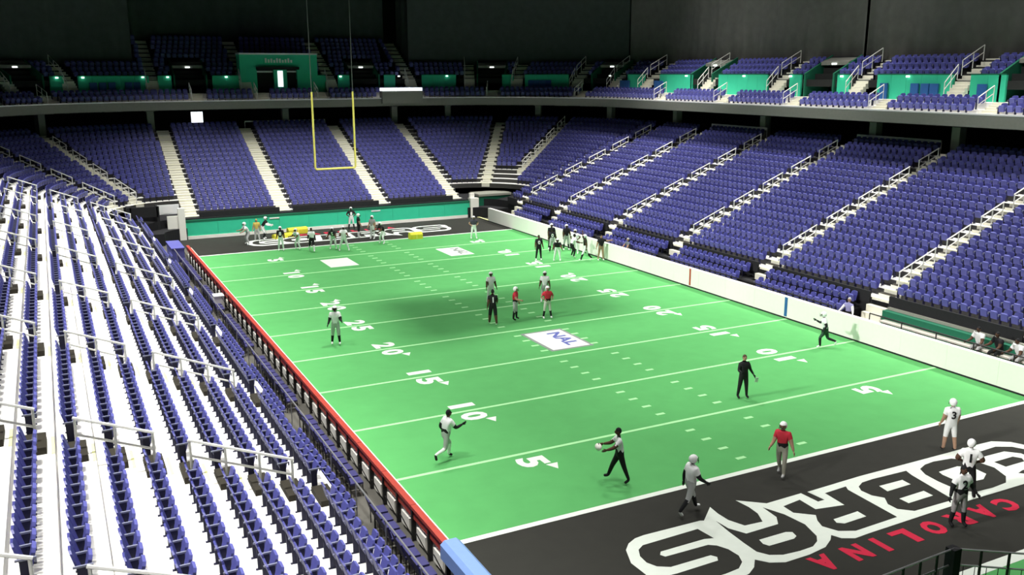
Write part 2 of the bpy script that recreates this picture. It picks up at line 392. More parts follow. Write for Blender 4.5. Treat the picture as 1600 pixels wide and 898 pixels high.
platl = struct('front_platform', 'low grey platform carrying the front seat row behind the floor chairs')
MB().box(-CX-R0+.02, -14.1, -15, 44, -.02, .12).build('platform_riser', 'floor', platl)
for y0 in np.arange(-14.8, 43.8, .5):
    if min(abs(y0-a) for a in AISLE_L) < .9: continue
    SEATS.append((-14.58, y0, .12, -math.pi/2, -1, 'L'))
vis = []
for i, s in enumerate(SEATS):
    u, v, z = project((s[0], s[1], s[2]+.6))
    if z > 1 and -15 < u < 1615 and 0 < v < 915 and s[5] == 'L' and s[4] >= 0: vis.append((z, i))
vis.sort(); near = set(i for z, i in vis[:300])
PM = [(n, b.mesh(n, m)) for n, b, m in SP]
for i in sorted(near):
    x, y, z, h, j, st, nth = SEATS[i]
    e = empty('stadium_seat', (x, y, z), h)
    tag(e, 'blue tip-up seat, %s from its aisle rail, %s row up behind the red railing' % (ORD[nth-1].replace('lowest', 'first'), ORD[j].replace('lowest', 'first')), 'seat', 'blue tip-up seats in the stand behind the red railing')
    for n, me in PM: obj(n, me, e)
# all other seats in one mesh
V = []; F = []; MI = []; off = 0
pv = np.concatenate([np.array(b.v) for n, b, m in SP]); pf = []; pm = []; o = 0
for k, (n, b, m) in enumerate(SP):
    pf += [tuple(i+o for i in f) for f in b.f]; pm += [{'seat': 0, 'arm': 1, 'seat_dark': 2, 'seat_back': 3}[m]]*len(b.f); o += len(b.v)
rest = [s for i, s in enumerate(SEATS) if i not in near]
DECK_SEATS = []      # filled below by the upper deck, merged into the same mass

# ------------------------------------------------------------------ handrails
def rail_proto(n, label, group, h=.92):
    e = empty('handrail'); tag(e, label, 'handrail', group)
    L = DR*n; H = DZ*n
    kid(e, MB().tube((-.04, 0, h), (L+.04, 0, H+h), .036).build('top_rail', 'rail', e))
    kid(e, MB().tube((0, 0, h*.55), (L, 0, H+h*.55), .03).build('mid_rail', 'rail', e))
    pm = MB().tube((0, 0, 0), (0, 0, h), .033).mesh('post', 'rail')
    for k in range(n+1): kid(e, obj('post', pm, e, (DR*k, 0, DZ*k)))
    return e
def place_rails(P, label, group, j0=1, j1=NR-1, first=3):
    j = j0; n = first; k = 0
    while j+n <= j1:
        loc, a = frame_at(P, j, .36)
        if n not in RP: o = RP[n] = rail_proto(n, label, group)
        else: o = copy_tree(RP[n])
        tag(o, label % ORD[k].replace('lowest', 'first'), 'handrail', group)
        o.location = loc; o.rotation_euler = (0, 0, a)
        j += n+1; n = 2; k += 1
RP = {}
for y in AISLE_L: place_rails(P_left(y), 'white tubular handrail, %s up its aisle, across the bright treads behind the red railing', 'handrails in the stand behind the red railing')
for y in AISLE_R: place_rails(P_right(y), 'white tubular handrail, %s up its aisle, among the blue seats behind the white wall', 'handrails in the stand behind the white wall')
place_rails(P_arc(34), 'white handrail, %s up the corner aisle stairs beyond the white wall', 'handrails on the corner stairs beyond the white wall', j0=6, first=2)
for a in ARC_A: place_rails(P_arc(180-a), 'white handrail, %s up the corner aisle stairs above the tunnel', 'handrails on the corner stairs above the tunnel', j0=3, first=3)
# long white guard rails along the back of two sections
for y0, y1 in ((35.2, 42.0), (19.1, 26.0)):
    g = empty('guard_rail', (CX+rr(17)+1.0, y0, zr(17))); tag(g, 'long white guard rail across the top of a seat section under the balcony', 'rail', 'guard rails at the top of the seats')
    MB().box(-.05, .05, 0, y1-y0, .74, .96).build('top_rail', 'rail', g)
    for k in range(4): MB().tube((0, (y1-y0)*k/3, 0), (0, (y1-y0)*k/3, .8), .03).build('post', 'rail', g)
g = empty('guard_rail', (-4.0, CY+rr(17)+1.0, zr(17))); tag(g, 'long white guard rail at the top of the stand behind the goal post', 'rail')
MB().box(0, 7.8, -.04, .04, .72, .84).build('top_rail', 'rail', g)
for k in range(4): MB().tube((7.8*k/3, 0, 0), (7.8*k/3, 0, .75), .03).build('post', 'rail', g)

# ------------------------------------------------------------------ upper deck
UD = struct('upper_deck', 'upper balcony with grey fascia, green walls and blue seats')
UP = [P_right(-4), P_right(CY)]+arcs(0, 90, 16)[1:]+[(lambda r: (-CX, CY+r))]+arcs(90.001, 180, 16)[1:]+[P_left(38)]
def ring(name, prof, m): return MB().sweep(prof, UP).build(name, m, UD)
ring('soffit', [(15, 9.5), (15, 9.45), (25, 10.4), (25, 10.6)], 'dark')
ring('fascia', [(15, 9.45), (15, 10.2), (15.2, 10.2), (15.2, 9.45)], 'fascia')
ring('fascia_lip', [(14.93, 10.2), (14.93, 10.3), (15.25, 10.3), (15.25, 10.2)], 'lip')
ring('deck_tread', [(15.2, 9.9), (15.2, 10.05), (16.1, 10.05), (16.1, 9.9)], 'tread')
ring('deck_tread', [(16.1, 10.0), (16.1, 10.45), (16.98, 10.45), (16.98, 10.0)], 'tread')
ring('cross_aisle', [(16.98, 10.3), (16.98, 10.85), (18.2, 10.85), (18.2, 10.3)], 'tread')
UZ, UDZ, UDR = 12.1, .42, .82
for k in range(11):
    r0 = 18.35+UDR*k; z = UZ+UDZ*k
    ring('deck_tread', [(r0, z-.5), (r0, z), (r0+UDR+.02, z), (r0+UDR+.02, z-.5)], 'concourse')
def SPATH(s):
    if s < CY: return P_right(s)
    a = s-CY
    if a < 90: return P_arc(a)
    a -= 90
    if a < 24: return P_far(CX-a)
    return P_arc(90.001+a-24)
def slen(s0, s1, r):      # metres per unit s
    return 1.0
U_AISLES = [10.1, 18.2, 26.2, 34.2, 42.7, 52.8, 67, 81.7, 102.7, 118.6, 138.2, 148.6, 156.9, 165.2, 187.4, 204.2]
U_FRONT = [14.3, 22.3, 30.2, 38.1, 46.3, 75.4, 110.6, 150.2, 155.9, 161.7, 197.7]
VOMS = [14.2, 30.2, 43.9+.0, 72.3, 111.5, 145.0, 161.8, 198.6]
def munit(s, r):         # metres along the path per unit of s at radius r
    if s < CY: return 1
    a = s-CY
    return math.radians(1)*r if (a < 90 or a > 114) else 1
def near_any(s, lst, r, w): return any(abs(s-a)*munit(a, r) < w for a in lst)
ROOM = (149.9, 157.1)
# green wall panels between aisles and openings
s = 2.0
while s < 214:
    u = munit(s, 18.2); ds = 1.2/u; mid = s+ds/2
    if not near_any(mid, U_AISLES, 18.2, .95) and not near_any(mid, VOMS, 18.2, 1.5) and not (ROOM[0] < mid < ROOM[1]):
        MB().sweep([(18.2, 10.85), (18.2, 12.45), (18.36, 12.45), (18.36, 10.85)], [SPATH(s), SPATH(s+ds*.99)]).build('green_panel', 'green', UD)
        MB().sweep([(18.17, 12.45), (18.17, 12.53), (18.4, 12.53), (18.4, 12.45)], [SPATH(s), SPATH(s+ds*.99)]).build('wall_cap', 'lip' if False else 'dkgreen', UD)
    s += ds
# deck seats
s = 2.0
while s < 214:
    for r, z in ((15.75, 10.05), (16.6, 10.45)):
        pass
    s += 1
def deck_row(r, z, avoid, w, smax=214, vom=True, s0=2.0):
    s = s0
    while s < smax:
        u = munit(s, r); ds = .52/u
        ok = not near_any(s, avoid, r, w)
        if vom and ok: ok = not near_any(s, VOMS, r, 1.6) and not (ROOM[0]-.3 < s < ROOM[1]+.3)
        if ok:
            P = SPATH(s); x, y = P(r); DECK_SEATS.append((x, y, z, heading(P, 5)))
        s += ds
deck_row(15.72, 10.05, U_FRONT+[138.3, 139.7, 141, 142.4, 143.8], .75, vom=False); deck_row(16.58, 10.45, U_FRONT, .75, vom=False)
for k in range(3): deck_row(18.35+UDR*k+.5, UZ+UDZ*k, U_AISLES, .75)
for k in range(3, 9): deck_row(18.35+UDR*k+.5, UZ+UDZ*k, U_AISLES, .75, smax=167.6, s0=136.9, vom=k < 4)
mass = rest+[d+(0, 'U') for d in DECK_SEATS]
N = len(mass); arr = np.zeros((N, len(pv), 3))
for i, sq in enumerate(mass):
    c, s_ = math.cos(sq[3]), math.sin(sq[3])
    arr[i, :, 0] = sq[0]+pv[:, 0]*c-pv[:, 1]*s_; arr[i, :, 1] = sq[1]+pv[:, 0]*s_+pv[:, 1]*c; arr[i, :, 2] = sq[2]+pv[:, 2]
me = bpy.data.meshes.new('seat_mass'); fl = []
for i in range(N):
    b = i*len(pv); fl += [tuple(k+b for k in f) for f in pf]
me.from_pydata(arr.reshape(-1, 3).tolist(), [], fl)
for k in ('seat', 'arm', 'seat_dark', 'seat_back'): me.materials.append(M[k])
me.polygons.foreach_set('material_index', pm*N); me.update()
tag(obj('seat_rows', me), 'rows upon rows of blue tip-up seats filling the rest of the arena stands', 'seats', None, 'stuff')

# upper stairs
USTEP = MB().box(0, .30, -.55, .55, -.35, 0).mesh('step', 'step')
def deck_stairs(s, front, top):
    P = SPATH(s); x, y = P(0); x1, y1 = P(1); a = math.atan2(y1-y, x1-x)
    e = struct('deck_stairs', 'pale stairs between the blue seats of the upper balcony')
    def st(r, z): px, py = P(r); obj('step', USTEP, e, (px, py, z), a)
    if front:
        for k in range(6): st(15.25+.29*k, 10.18+.14*k)
    else:
        for k in range(6): st(17.2+.22*k, 11.05+.2*k)
        k = 0
        while 18.5+.41*k < top: st(18.5+.41*k, 12.2+.21*k); k += 1
    return e
URAIL = {}
def deck_rail(s, r, z, L, H, dx=0.5):
    P = SPATH(s); x, y = P(r); x1, y1 = P(r+1); a = math.atan2(y1-y, x1-x)
    key = (L, H)
    if key not in URAIL:
        e = empty('stair_rail'); tag(e, 'white tubular stair rail on the upper balcony', 'handrail', 'stair rails on the upper balcony')
        kid(e, MB().tube((0, 0, .95), (L, 0, H+.95), .03).build('top_rail', 'rail', e))
        kid(e, MB().tube((0, 0, .5), (L, 0, H+.5), .025).build('mid_rail', 'rail', e))
        pm_ = MB().tube((0, 0, 0), (0, 0, .95), .028).mesh('post', 'rail')
        for k in range(3): kid(e, obj('post', pm_, e, (L*k/2, 0, H*k/2)))
        URAIL[key] = e
    else: e = copy_tree(URAIL[key])
    nx, ny = -math.sin(a), math.cos(a)
    e.location = (x+nx*dx, y+ny*dx, z); e.rotation_euler = (0, 0, a)
for s in U_AISLES:
    cen = 136 < s < 170
    deck_stairs(s, False, 25.5 if cen else 21.0)
    deck_rail(s, 17.3, 11.05, 1.1, 1.1); 
    if not cen: deck_rail(s, 18.7, 12.4, 1.9, .95, .45)
for s in U_FRONT:
    deck_stairs(s, True, 0); deck_rail(s, 15.35, 10.25, 1.3, .65)
# vomitory portals
def vom(s):
    e = struct('balcony_portal', 'dark green entrance portal cut into the upper balcony')
    u = munit(s, 18.2)
    for sg in (-1, 1):
        s0 = s+sg*1.35/u; s1 = s+sg*1.5/u
        if s0 > s1: s0, s1 = s1, s0
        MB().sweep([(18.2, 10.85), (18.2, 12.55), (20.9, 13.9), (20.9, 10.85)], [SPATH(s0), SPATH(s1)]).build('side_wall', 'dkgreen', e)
    a, b = s-1.35/u, s+1.35/u
    MB().sweep([(20.7, 10.85), (20.7, 13.8), (20.85, 13.8), (20.85, 10.85)], [SPATH(a), SPATH(b)]).build('back_wall', 'dark', e)
    MB().sweep([(19.7, 13.15), (19.7, 13.4), (20.7, 13.7), (20.7, 13.15)], [SPATH(a), SPATH(b)]).build('lintel', 'fascia', e)
    MB().sweep([(18.2, 10.8), (18.2, 10.86), (20.7, 10.86), (20.7, 10.8)], [SPATH(a), SPATH(b)]).build('portal_floor', 'tread', e)
    MB().sweep([(19.6, 13.18), (19.6, 13.3), (19.7, 13.3), (19.7, 13.18)], [SPATH(s-.2/u), SPATH(s+.2/u)]).build('portal_lamp', 'lampw', e)
for s in VOMS: vom(s)
# small lamps on the green wall
lm = MB().box(-.1, .1, -.06, .06, -.06, .06).mesh('wall_lamp', 'lampw')
for s in (22.2, 27.9, 33.0, 38.3, 45.9, 69.5, 126, 141.5, 147.6, 158.6, 163.8, 167.5, 183.5, 190.5):
    P = SPATH(s); x, y = P(18.1); x1, y1 = P(19); e = obj('wall_lamp', lm, None, (x, y, 12.35), math.atan2(y1-y, x1-x)+math.pi/2)
    tag(e, 'small bright lamp fixed to the green balcony wall', 'lamp', 'wall lamps on the balcony')
# blue boards leaning in the green wall niches
bb = MB().box(-.3, .3, -.06, .06, 0, 1.05).mesh('folded_chair', 'blue')
for s in (20.0, 20.7, 21.5, 24.0, 16.6, 49.5, 50.2, 62, 64, 92, 94, 96, 98, 169.3, 171.5, 176, 178.5, 181):
    P = SPATH(s); x, y = P(18.0); x1, y1 = P(19); e = obj('folded_chair', bb, None, (x, y, 10.86), math.atan2(y1-y, x1-x)+math.pi/2)
    tag(e, 'dark blue folded seat stored against the green balcony wall', 'folded seat', 'folded seats by the balcony wall')
# green control room behind the goal post
rm = empty('control_room', (0, 0, 0)); tag(rm, 'green booth with dark windows and white lettering in the upper balcony', 'booth')
xr0, xr1 = -4.1, 3.3; yb = 69.3
MB().box(xr0, xr1, yb, yb+1.6, 13.1, 14.4).build('upper_wall', 'green', rm)
MB().box(xr0, -2.55, yb, yb+1.6, 10.85, 13.1).build('side_wall', 'green', rm)
MB().box(1.3, xr1, yb, yb+1.6, 10.85, 13.1).build('side_wall', 'green', rm)
MB().box(-.95, .3, yb, yb+1.6, 10.85, 13.1).build('centre_pillar', 'green', rm)
MB().box(xr0-.05, xr1+.05, yb-.1, yb+1.7, 14.4, 14.55).build('cornice', 'lip', rm)
for a, b in ((-2.55, -.95), (.3, 1.3)):
    w = MB().box(a, b, yb+.5, yb+.6, 10.9, 13.0).build('window', 'dark', rm)
    MB().box(a, b, yb+.3, yb+.5, 12.75, 12.9).build('window_head', 'lip', w)
MB().box(-.6, -.1, yb-.03, yb, 11.4, 12.9).build('bright_panel', 'screen', rm)
MB().box(-2.6, 1.4, yb-.5, yb, 13.0, 13.25).build('awning', 'dark', rm)
sg = MB().box(-1.9, 1.1, yb-.06, yb, 13.55, 14.15).build('sign_board', 'green', rm)
for k, x in enumerate(np.arange(-1.75, .95, .27)):
    hh = .42 if k % 4 == 0 else .26+.06*((k*7) % 3)
    MB().box(x, x+.17, yb-.1, yb-.06, 13.65, 13.65+hh).build('lettering', 'white', sg)
# dark desk on the fascia, its covers given emission to look brightly lit
t = empty('press_desk', (10.8, 66.2, 10.1)); tag(t, 'dark press desk with three bright white panels standing on the balcony edge', 'desk')
MB().box(-2.1, 2.1, -.35, .5, -.35, .85).build('desk_front', 'fascia', t)
for k in range(3): MB().box(-2.05+1.4*k, -.75+1.4*k, -.4, .6, .85, 1.15).build('glow_cover', 'screen', t)
t = empty('hanging_display', (-8.7, 66.6, 8.35)); tag(t, 'bright white display hanging below the balcony', 'display')
MB().box(-.5, .5, -.08, .08, 0, .95).build('screen', 'screen', t); MB().box(-.06, .06, -.04, .04, .95, 1.35).build('bracket', 'dark', t)
# columns under the balcony
for s in (195.6, 161.3+5, 153.2, 142, 125.8, 95.9, 70, 47.6, 36, 24.9, 18.3, 10):
    P = SPATH(s); x, y = P(18.6); x1, y1 = P(19.6)
    c = struct('column', 'grey concrete column under the balcony', (x, y, zr(17))); c.rotation_euler = (0, 0, math.atan2(y1-y, x1-x))
    MB().box(-.3, .3, -.3, .3, 0, 2.6).build('shaft', 'column', c); MB().box(-.4, .4, -.4, .4, 1.9, 2.55).build('capital', 'column', c)

# ------------------------------------------------------------------ curtains
def curtain(label, pts, z0, z1, m):
    b = MB(); vs = []; n = 0
    for (x0, y0), (x1, y1) in zip(pts, pts[1:]):
        L = math.hypot(x1-x0, y1-y0); k = max(2, int(L/.28))
        nx, ny = (y1-y0)/L, -(x1-x0)/L
        for i in range(k):
            t = i/k; d = L*t
            w = .10*math.sin(d*2.1+.8*math.sin(d*.37))+.05*math.sin(d*5.3+1.1)+.06*math.sin(d*.7)
            vs.append((x0+(x1-x0)*t+nx*w, y0+(y1-y0)*t+ny*w))
    vs.append(pts[-1])
    n = len(vs)
    for z in (z0, z1):
        for x, y in vs: b.v.append((x, y, z))
    for z in (z0, z1):
        for x, y in vs: b.v.append((x+.04, y+.06, z))
    for i in range(n-1):
        b.f += [(i, i+1, n+i+1, n+i), (2*n+i, 3*n+i, 3*n+i+1, 2*n+i+1), (i, 2*n+i, 2*n+i+1, i+1)]
    b.mi = [0]*len(b.f)
    o = b.build('curtain', m); tag(o, label, 'curtain', None)
    for p in o.data.polygons: p.use_smooth = True
    return o
def pth(s0, s1, r, n=14): return [SPATH(s0+(s1-s0)*i/n)(r) for i in range(n+1)]
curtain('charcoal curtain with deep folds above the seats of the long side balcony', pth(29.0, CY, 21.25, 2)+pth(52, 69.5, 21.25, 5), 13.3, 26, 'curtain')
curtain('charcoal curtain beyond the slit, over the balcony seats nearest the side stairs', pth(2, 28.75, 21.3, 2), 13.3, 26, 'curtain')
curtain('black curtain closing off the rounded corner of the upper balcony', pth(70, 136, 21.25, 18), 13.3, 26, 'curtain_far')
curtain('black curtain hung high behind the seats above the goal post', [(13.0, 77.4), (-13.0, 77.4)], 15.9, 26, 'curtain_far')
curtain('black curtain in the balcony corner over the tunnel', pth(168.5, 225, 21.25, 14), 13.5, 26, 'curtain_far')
for s in (136.0, 168.5):
    P = SPATH(s); a, b = P(21.6), P(26.0)
    curtain('short black curtain return beside the high balcony seats', [a, b], 13.3, 26, 'curtain_far')['group'] = 'curtain returns'
tag(MB().box(-44, 44, 82, 82.5, 0, 36).build('wall_far', 'concourse'), 'dark arena end wall', kind='structure')
tag(MB().box(44, 44.5, -30, 82, 0, 36).build('wall_right', 'concourse'), 'dark arena side wall', kind='structure')
tag(MB().box(-44.5, -44, -30, 82, 0, 36).build('wall_left', 'concourse'), 'dark arena side wall', kind='structure')
tag(MB().box(-44, 44, -30.5, -30, 0, 36).build('wall_near', 'concourse'), 'dark arena wall behind the near stand', kind='structure')
tag(MB().box(-44, 44, -30, 82, 36, 36.3).build('ceiling', 'concourse'), 'dark arena ceiling', kind='structure')
# centre-hung scoreboard above the field (its shade falls on midfield)
sb = empty('scoreboard', (.2, 22.9, 17.2)); tag(sb, 'black scoreboard hung over midfield', 'scoreboard')
MB().box(-2.6, 2.6, -1.8, 1.8, 0, 3).build('cabinet', 'dark', sb)
for x in (-2, 2):
    for y in (-1.4, 1.4): MB().tube((x, y, 3), (x, y, 18.7), .05).build('cable', 'cable', sb)

# ------------------------------------------------------------------ boards around the field
wb = empty('dasher_wall', (HW+.03, 0, 0)); tag(wb, 'long white padded wall along the side of the field', 'padded wall')
y = -13.0; k = 0
pm1 = MB().box(0, .26, .003, 2.437, 0, 1.16).mesh('wall_pad', 'pad')
while y < 49.8:
    obj('wall_pad', pm1, wb, (0, y, 0)); y += 2.44
MB().box(.05, .3, -13, 52.85, 0, .05).build('base_strip', 'yellow_mark', wb)
MB().box(-.015, 0, 21.9, 22.05, .12, 1.14).build('red_stripe', 'red', wb)
MB().box(-.015, 0, 13.75, 13.95, .12, 1.14).build('blue_stripe', 'blue', wb)
MB().box(-.012, .02, -13, 52.4, 0, .07).build('shadow_strip', 'dark', wb)  # solid dark strip painting a shadow line along the wall foot
gw = empty('end_wall', (0, 53.2, 0)); tag(gw, 'green end wall behind the far black end zone', 'wall')
for k in range(10):
    x = -12.1+2.43*k
    MB().box(x+.006, x+2.424, 0, .2, .26, 1.32).build('wall_panel', 'green', gw)
MB().box(-12.1, 12.2, -.04, .2, 0, .26).build('kick_board', 'pad', gw)
MB().box(-12.1, 12.2, -.02, .25, 1.32, 1.5).build('wall_cap', 'dkgreen', gw)
for x in (-5.2, 3.4): MB().box(x-.4, x+.4, -.06, 0, 1.16, 1.26).build('mark', 'lip', gw)
ap = struct('end_apron', 'dark strip between the green end wall and the first seats'); MB().box(-12.1, 12.2, 53.42, CY+R0-.02, -.02, 1.6).build('apron_block', 'dark', ap)
for xa, xb in zip([-12.1]+[v+.55 for v in AISLE_F], [v-.55 for v in AISLE_F]+[12.1]):
    if xb-xa > .3: MB().box(xa, xb, 53.6, 53.72, 1.6, 2.02).build('parapet', 'dark', ap)
ck = empty('corner_pad', (12.62, 53.3, 0)); tag(ck, 'tall white pad standing at the corner where the green wall meets the white wall', 'pad')
MB().box(-.38, .42, -.25, .35, 0, 1.72).build('pad_body', 'pad', ck); MB().box(-.3, .1, 0, .3, 1.72, 2.15).build('pad_post', 'pad', ck)
cg = empty('corner_box', (14.9, 54.6, 0)); tag(cg, 'dark green covered box in the corner beside the tall white pad', 'box')
MB().box(-1.5, 1.6, -.9, .9, -.02, 1.75).build('box_body', 'dkgreen', cg); MB().box(-1.6, 1.7, -1.0, 1.0, 1.75, 1.95).build('box_lid', 'column', cg)
# left corner tunnel
tn = empty('tunnel_entrance', (-14.6, 53.6, 0)); tag(tn, 'black tunnel entrance with white wall in the corner beside the green wall', 'tunnel')
MB().box(-1.4, .6, -.1, .15, 1.9, 2.7).build('lintel', 'dark', tn)
MB().box(-1.6, -1.3, -.1, 1.2, -.02, 2.7).build('jamb', 'dark', tn)
MB().box(.5, .7, -.1, 1.2, -.02, 2.7).build('jamb', 'dark', tn)
MB().box(-1.3, .5, .9, 1.0, -.02, 1.9).build('opening', 'dark', tn)
MB().box(1.2, 2.45, -.35, -.15, 0, 1.9).build('white_wall', 'pad', tn)
MB().box(2.0, 2.5, -.6, -.2, 0, 2.5).build('white_post', 'pad', tn)
MB().box(.6, 2.2, .15, .25, 2.0, 2.75).build('white_banner', 'white', tn)
MB().box(.95, 1.75, .12, .15, 2.1, 2.65).build('banner_print', 'lip', tn)

# red railing board with black posts and white lower panels
rb = empty('red_dasher_board', (-13.15, 0, 0)); tag(rb, 'red-topped dasher board with black posts and white lower panels', 'dasher board')
pst = MB().box(-.06, .05, -.05, .05, 0, 1.0); pst.obox((-.2, 0, .45), (.012, 0, 0), (0, .03, 0), (-.18, 0, .42)); pst = pst.mesh('post', 'blackrail')
wpn = MB().box(-.02, .05, .30, .95, .12, .50).mesh('white_panel', 'pad')
cap = MB().box(-.08, .10, .01, 2.43, .96, 1.06).mesh('red_cap', 'red'); bnd = MB().box(-.02, .06, .01, 2.43, .66, .92).mesh('red_band', 'red')
y = -1.7
while y < 43.5:
    obj('red_cap', cap, rb, (0, y, 0)); obj('red_band', bnd, rb, (0, y, 0))
    for q in (0, 1.22): obj('post', pst, rb, (0, y+q, 0)); obj('white_panel', wpn, rb, (0, y+q, 0))
    y += 2.44
MB().box(.06, .22, -1.7, 44.3, 0, .94).build('field_facing', 'pad', rb)
bp = empty('blue_pad', (-13.1, -1.75, 0)); tag(bp, 'light blue padded barrier top running on from the red railing', 'pad')
b = MB(); prof = [(-.27, .75), (-.27, 1.12), (-.16, 1.22), (.16, 1.22), (.27, 1.12), (.27, .0), (.1, 0), (.1, .75)]
n = len(prof); b.add([(x, 0, z) for x, z in prof]+[(x, -9, z) for x, z in prof], [tuple(range(n)), tuple(range(2*n-1, n-1, -1))]+[(i, n+i, n+(i+1) % n, (i+1) % n) for i in range(n)])
b.build('pad_cover', 'bluepad', bp)
for k in range(5):
    obj('post', pst, bp, (-.02, -.6-1.8*k, -.2)); obj('white_panel', wpn, bp, (.02, -1.7-1.8*k, 0))
bx = empty('blue_box', (-13.8, 45.9, 0)); tag(bx, 'bright blue crate beside the end of the red railing', 'crate')
MB().box(-.4, .4, -1.6, 1.6, 0, .9).build('crate_body', 'seat', bx); MB().box(-.44, .44, -1.64, 1.64, .9, .98).build('crate_lid', 'seat', bx)
wbx = empty('white_box', (-13.6, 29.5, 0)); tag(wbx, 'small pale box standing against the red railing', 'box')
MB().box(-.25, .25, -.35, .35, 0, .8).build('box_body', 'pad', wbx); MB().box(-.27, .27, -.37, .37, .8, .86).build('box_lid', 'white', wbx)

# ------------------------------------------------------------------ floor chairs by the red railing
def chair_proto():
    e = empty('floor_chair'); tag(e, 'dark blue floor chair in the row along the red railing', 'chair', 'floor chairs along the red railing')
    kid(e, MB().box(-.22, .22, -.2, .22, .41, .47).build('seat', 'chair_navy', e))
    b = MB(); b.obox((0, -.25, .68), (.22, 0, 0), (0, .025, .005), (0, -.05, .17)); kid(e, b.build('backrest', 'chair_navy', e))
    lgm = MB().tube((0, 0, 0), (0, 0, .42), .016).mesh('leg', 'blackrail')
    for x in (-.2, .2):
        for yy in (-.18, .2): kid(e, obj('leg', lgm, e, (x, yy, 0)))
    return e
c0 = None; blk = 0; inb = 0
for y in np.arange(-12.5, 43.5, .54):
    if any(abs(y-g) < .75 for g in (3.2, 11.2, 19.2, 27.2, 35.2)):
        if inb: blk += 1; inb = 0
        continue
    inb += 1
    if c0 is None: o = c0 = chair_proto()
    else: o = copy_tree(c0)
    if blk == 0 and y < -9: o['label'] = 'dark blue floor chair beside the light blue padded barrier'
    else: o['label'] = 'dark blue floor chair, %s of its block, %s block along the red railing' % ((ORD+['nineteenth', 'twentieth', 'twenty-first', 'twenty-second', 'twenty-third', 'twenty-fourth', 'twenty-fifth', 'twenty-sixth', 'twenty-seventh', 'twenty-eighth', 'last', 'last'])[inb-1].replace('lowest', 'first'), ORD[blk].replace('lowest', 'first'))
    o.location = (-13.75+random.uniform(-.03, .03), y, -.02); o.rotation_euler = (0, 0, -math.pi/2+random.uniform(-.06, .06))
fr = empty('front_rail', (-14.2, 0, .12)); tag(fr, 'thin steel rail in front of the lowest seat row near the floor chairs', 'rail')
for z in (1.05,): MB().tube((0, -14, z), (0, 43, z), .025).build('top_rail', 'steel', fr)
pm_ = MB().tube((0, 0, 0), (0, 0, 1.05), .02).mesh('post', 'steel')
for y in np.arange(-13, 43, 2.6): obj('post', pm_, fr, (0, y, 0))

# ------------------------------------------------------------------ side of the white wall
def long_rail(label, x, y0, y1, z, zb=-.02):
    e = empty('barrier_rail', (x, y0, zb)); tag(e, label, 'rail')
    MB().tube((0, 0, z), (0, y1-y0, z), .035).build('top_rail', 'blackrail', e); MB().tube((0, 0, z-.4), (0, y1-y0, z-.4), .03).build('mid_rail', 'blackrail', e)
    n = int((y1-y0)/1.8)
    pm2 = MB().tube((0, 0, 0), (0, 0, z), .03).mesh('post', 'blackrail')
    for k in range(n+1): obj('post', pm2, e, (0, (y1-y0)*k/n, 0))
long_rail('black barrier rail behind the white wall beside the green covered bench', 13.42, -6, 9.0, 1.35)
long_rail('black barrier rail in front of the low seat rows behind the white wall', 13.2, 11.2, 28.5, 1.25)
bn = empty('team_bench', (14.3, 0, -.02)); tag(bn, 'long pale team bench beside the black rail behind the white wall', 'bench')
MB().box(-.2, .2, -5, 9.0, .85, .92).build('bench_board', 'wood', bn)
for y in np.arange(-4.5, 9, 1.9): MB().box(-.15, .15, y-.04, y+.04, 0, .85).build('bench_leg', 'dark', bn)
gt = struct('green_platform', 'dark green low wall below the seats beside the team bench'); MB().box(14.5, CX+R0-.13, -10, 9.2, -.02, 1.3).build('green_block', 'dkgreen', gt)
MB().box(14.85, CX+R0-.13, -10, 9.2, 1.3, 1.42).build('steel_ledge', 'column', gt)
# black railings of the near corner
nr = empty('black_gate_rail', (-5.15, -9.9, 0)); tag(nr, 'black corner railing with thick post overlooking the near end zone', 'railing')
MB().box(-.11, .11, -.11, .11, -.02, 3.0).build('corner_post', 'dark', nr)
for (dx, dy) in ((-2.6, -.1), (2.2, -1.6)):
    L = math.hypot(dx, dy)
    for z in (2.98, 2.62): MB().tube((0, 0, z), (dx, dy, z), .022).build('rail_bar', 'steel', nr)
    for k in range(1, 6):
        t_ = k/5; MB().tube((dx*t_, dy*t_, 0), (dx*t_, dy*t_, 2.98), .03).build('post', 'blackrail', nr)
    for k in range(1, 12): MB().tube((dx*k/12, dy*k/12, .1), (dx*k/12, dy*k/12, 2.62), .008, 4).build('baluster', 'blackrail', nr)

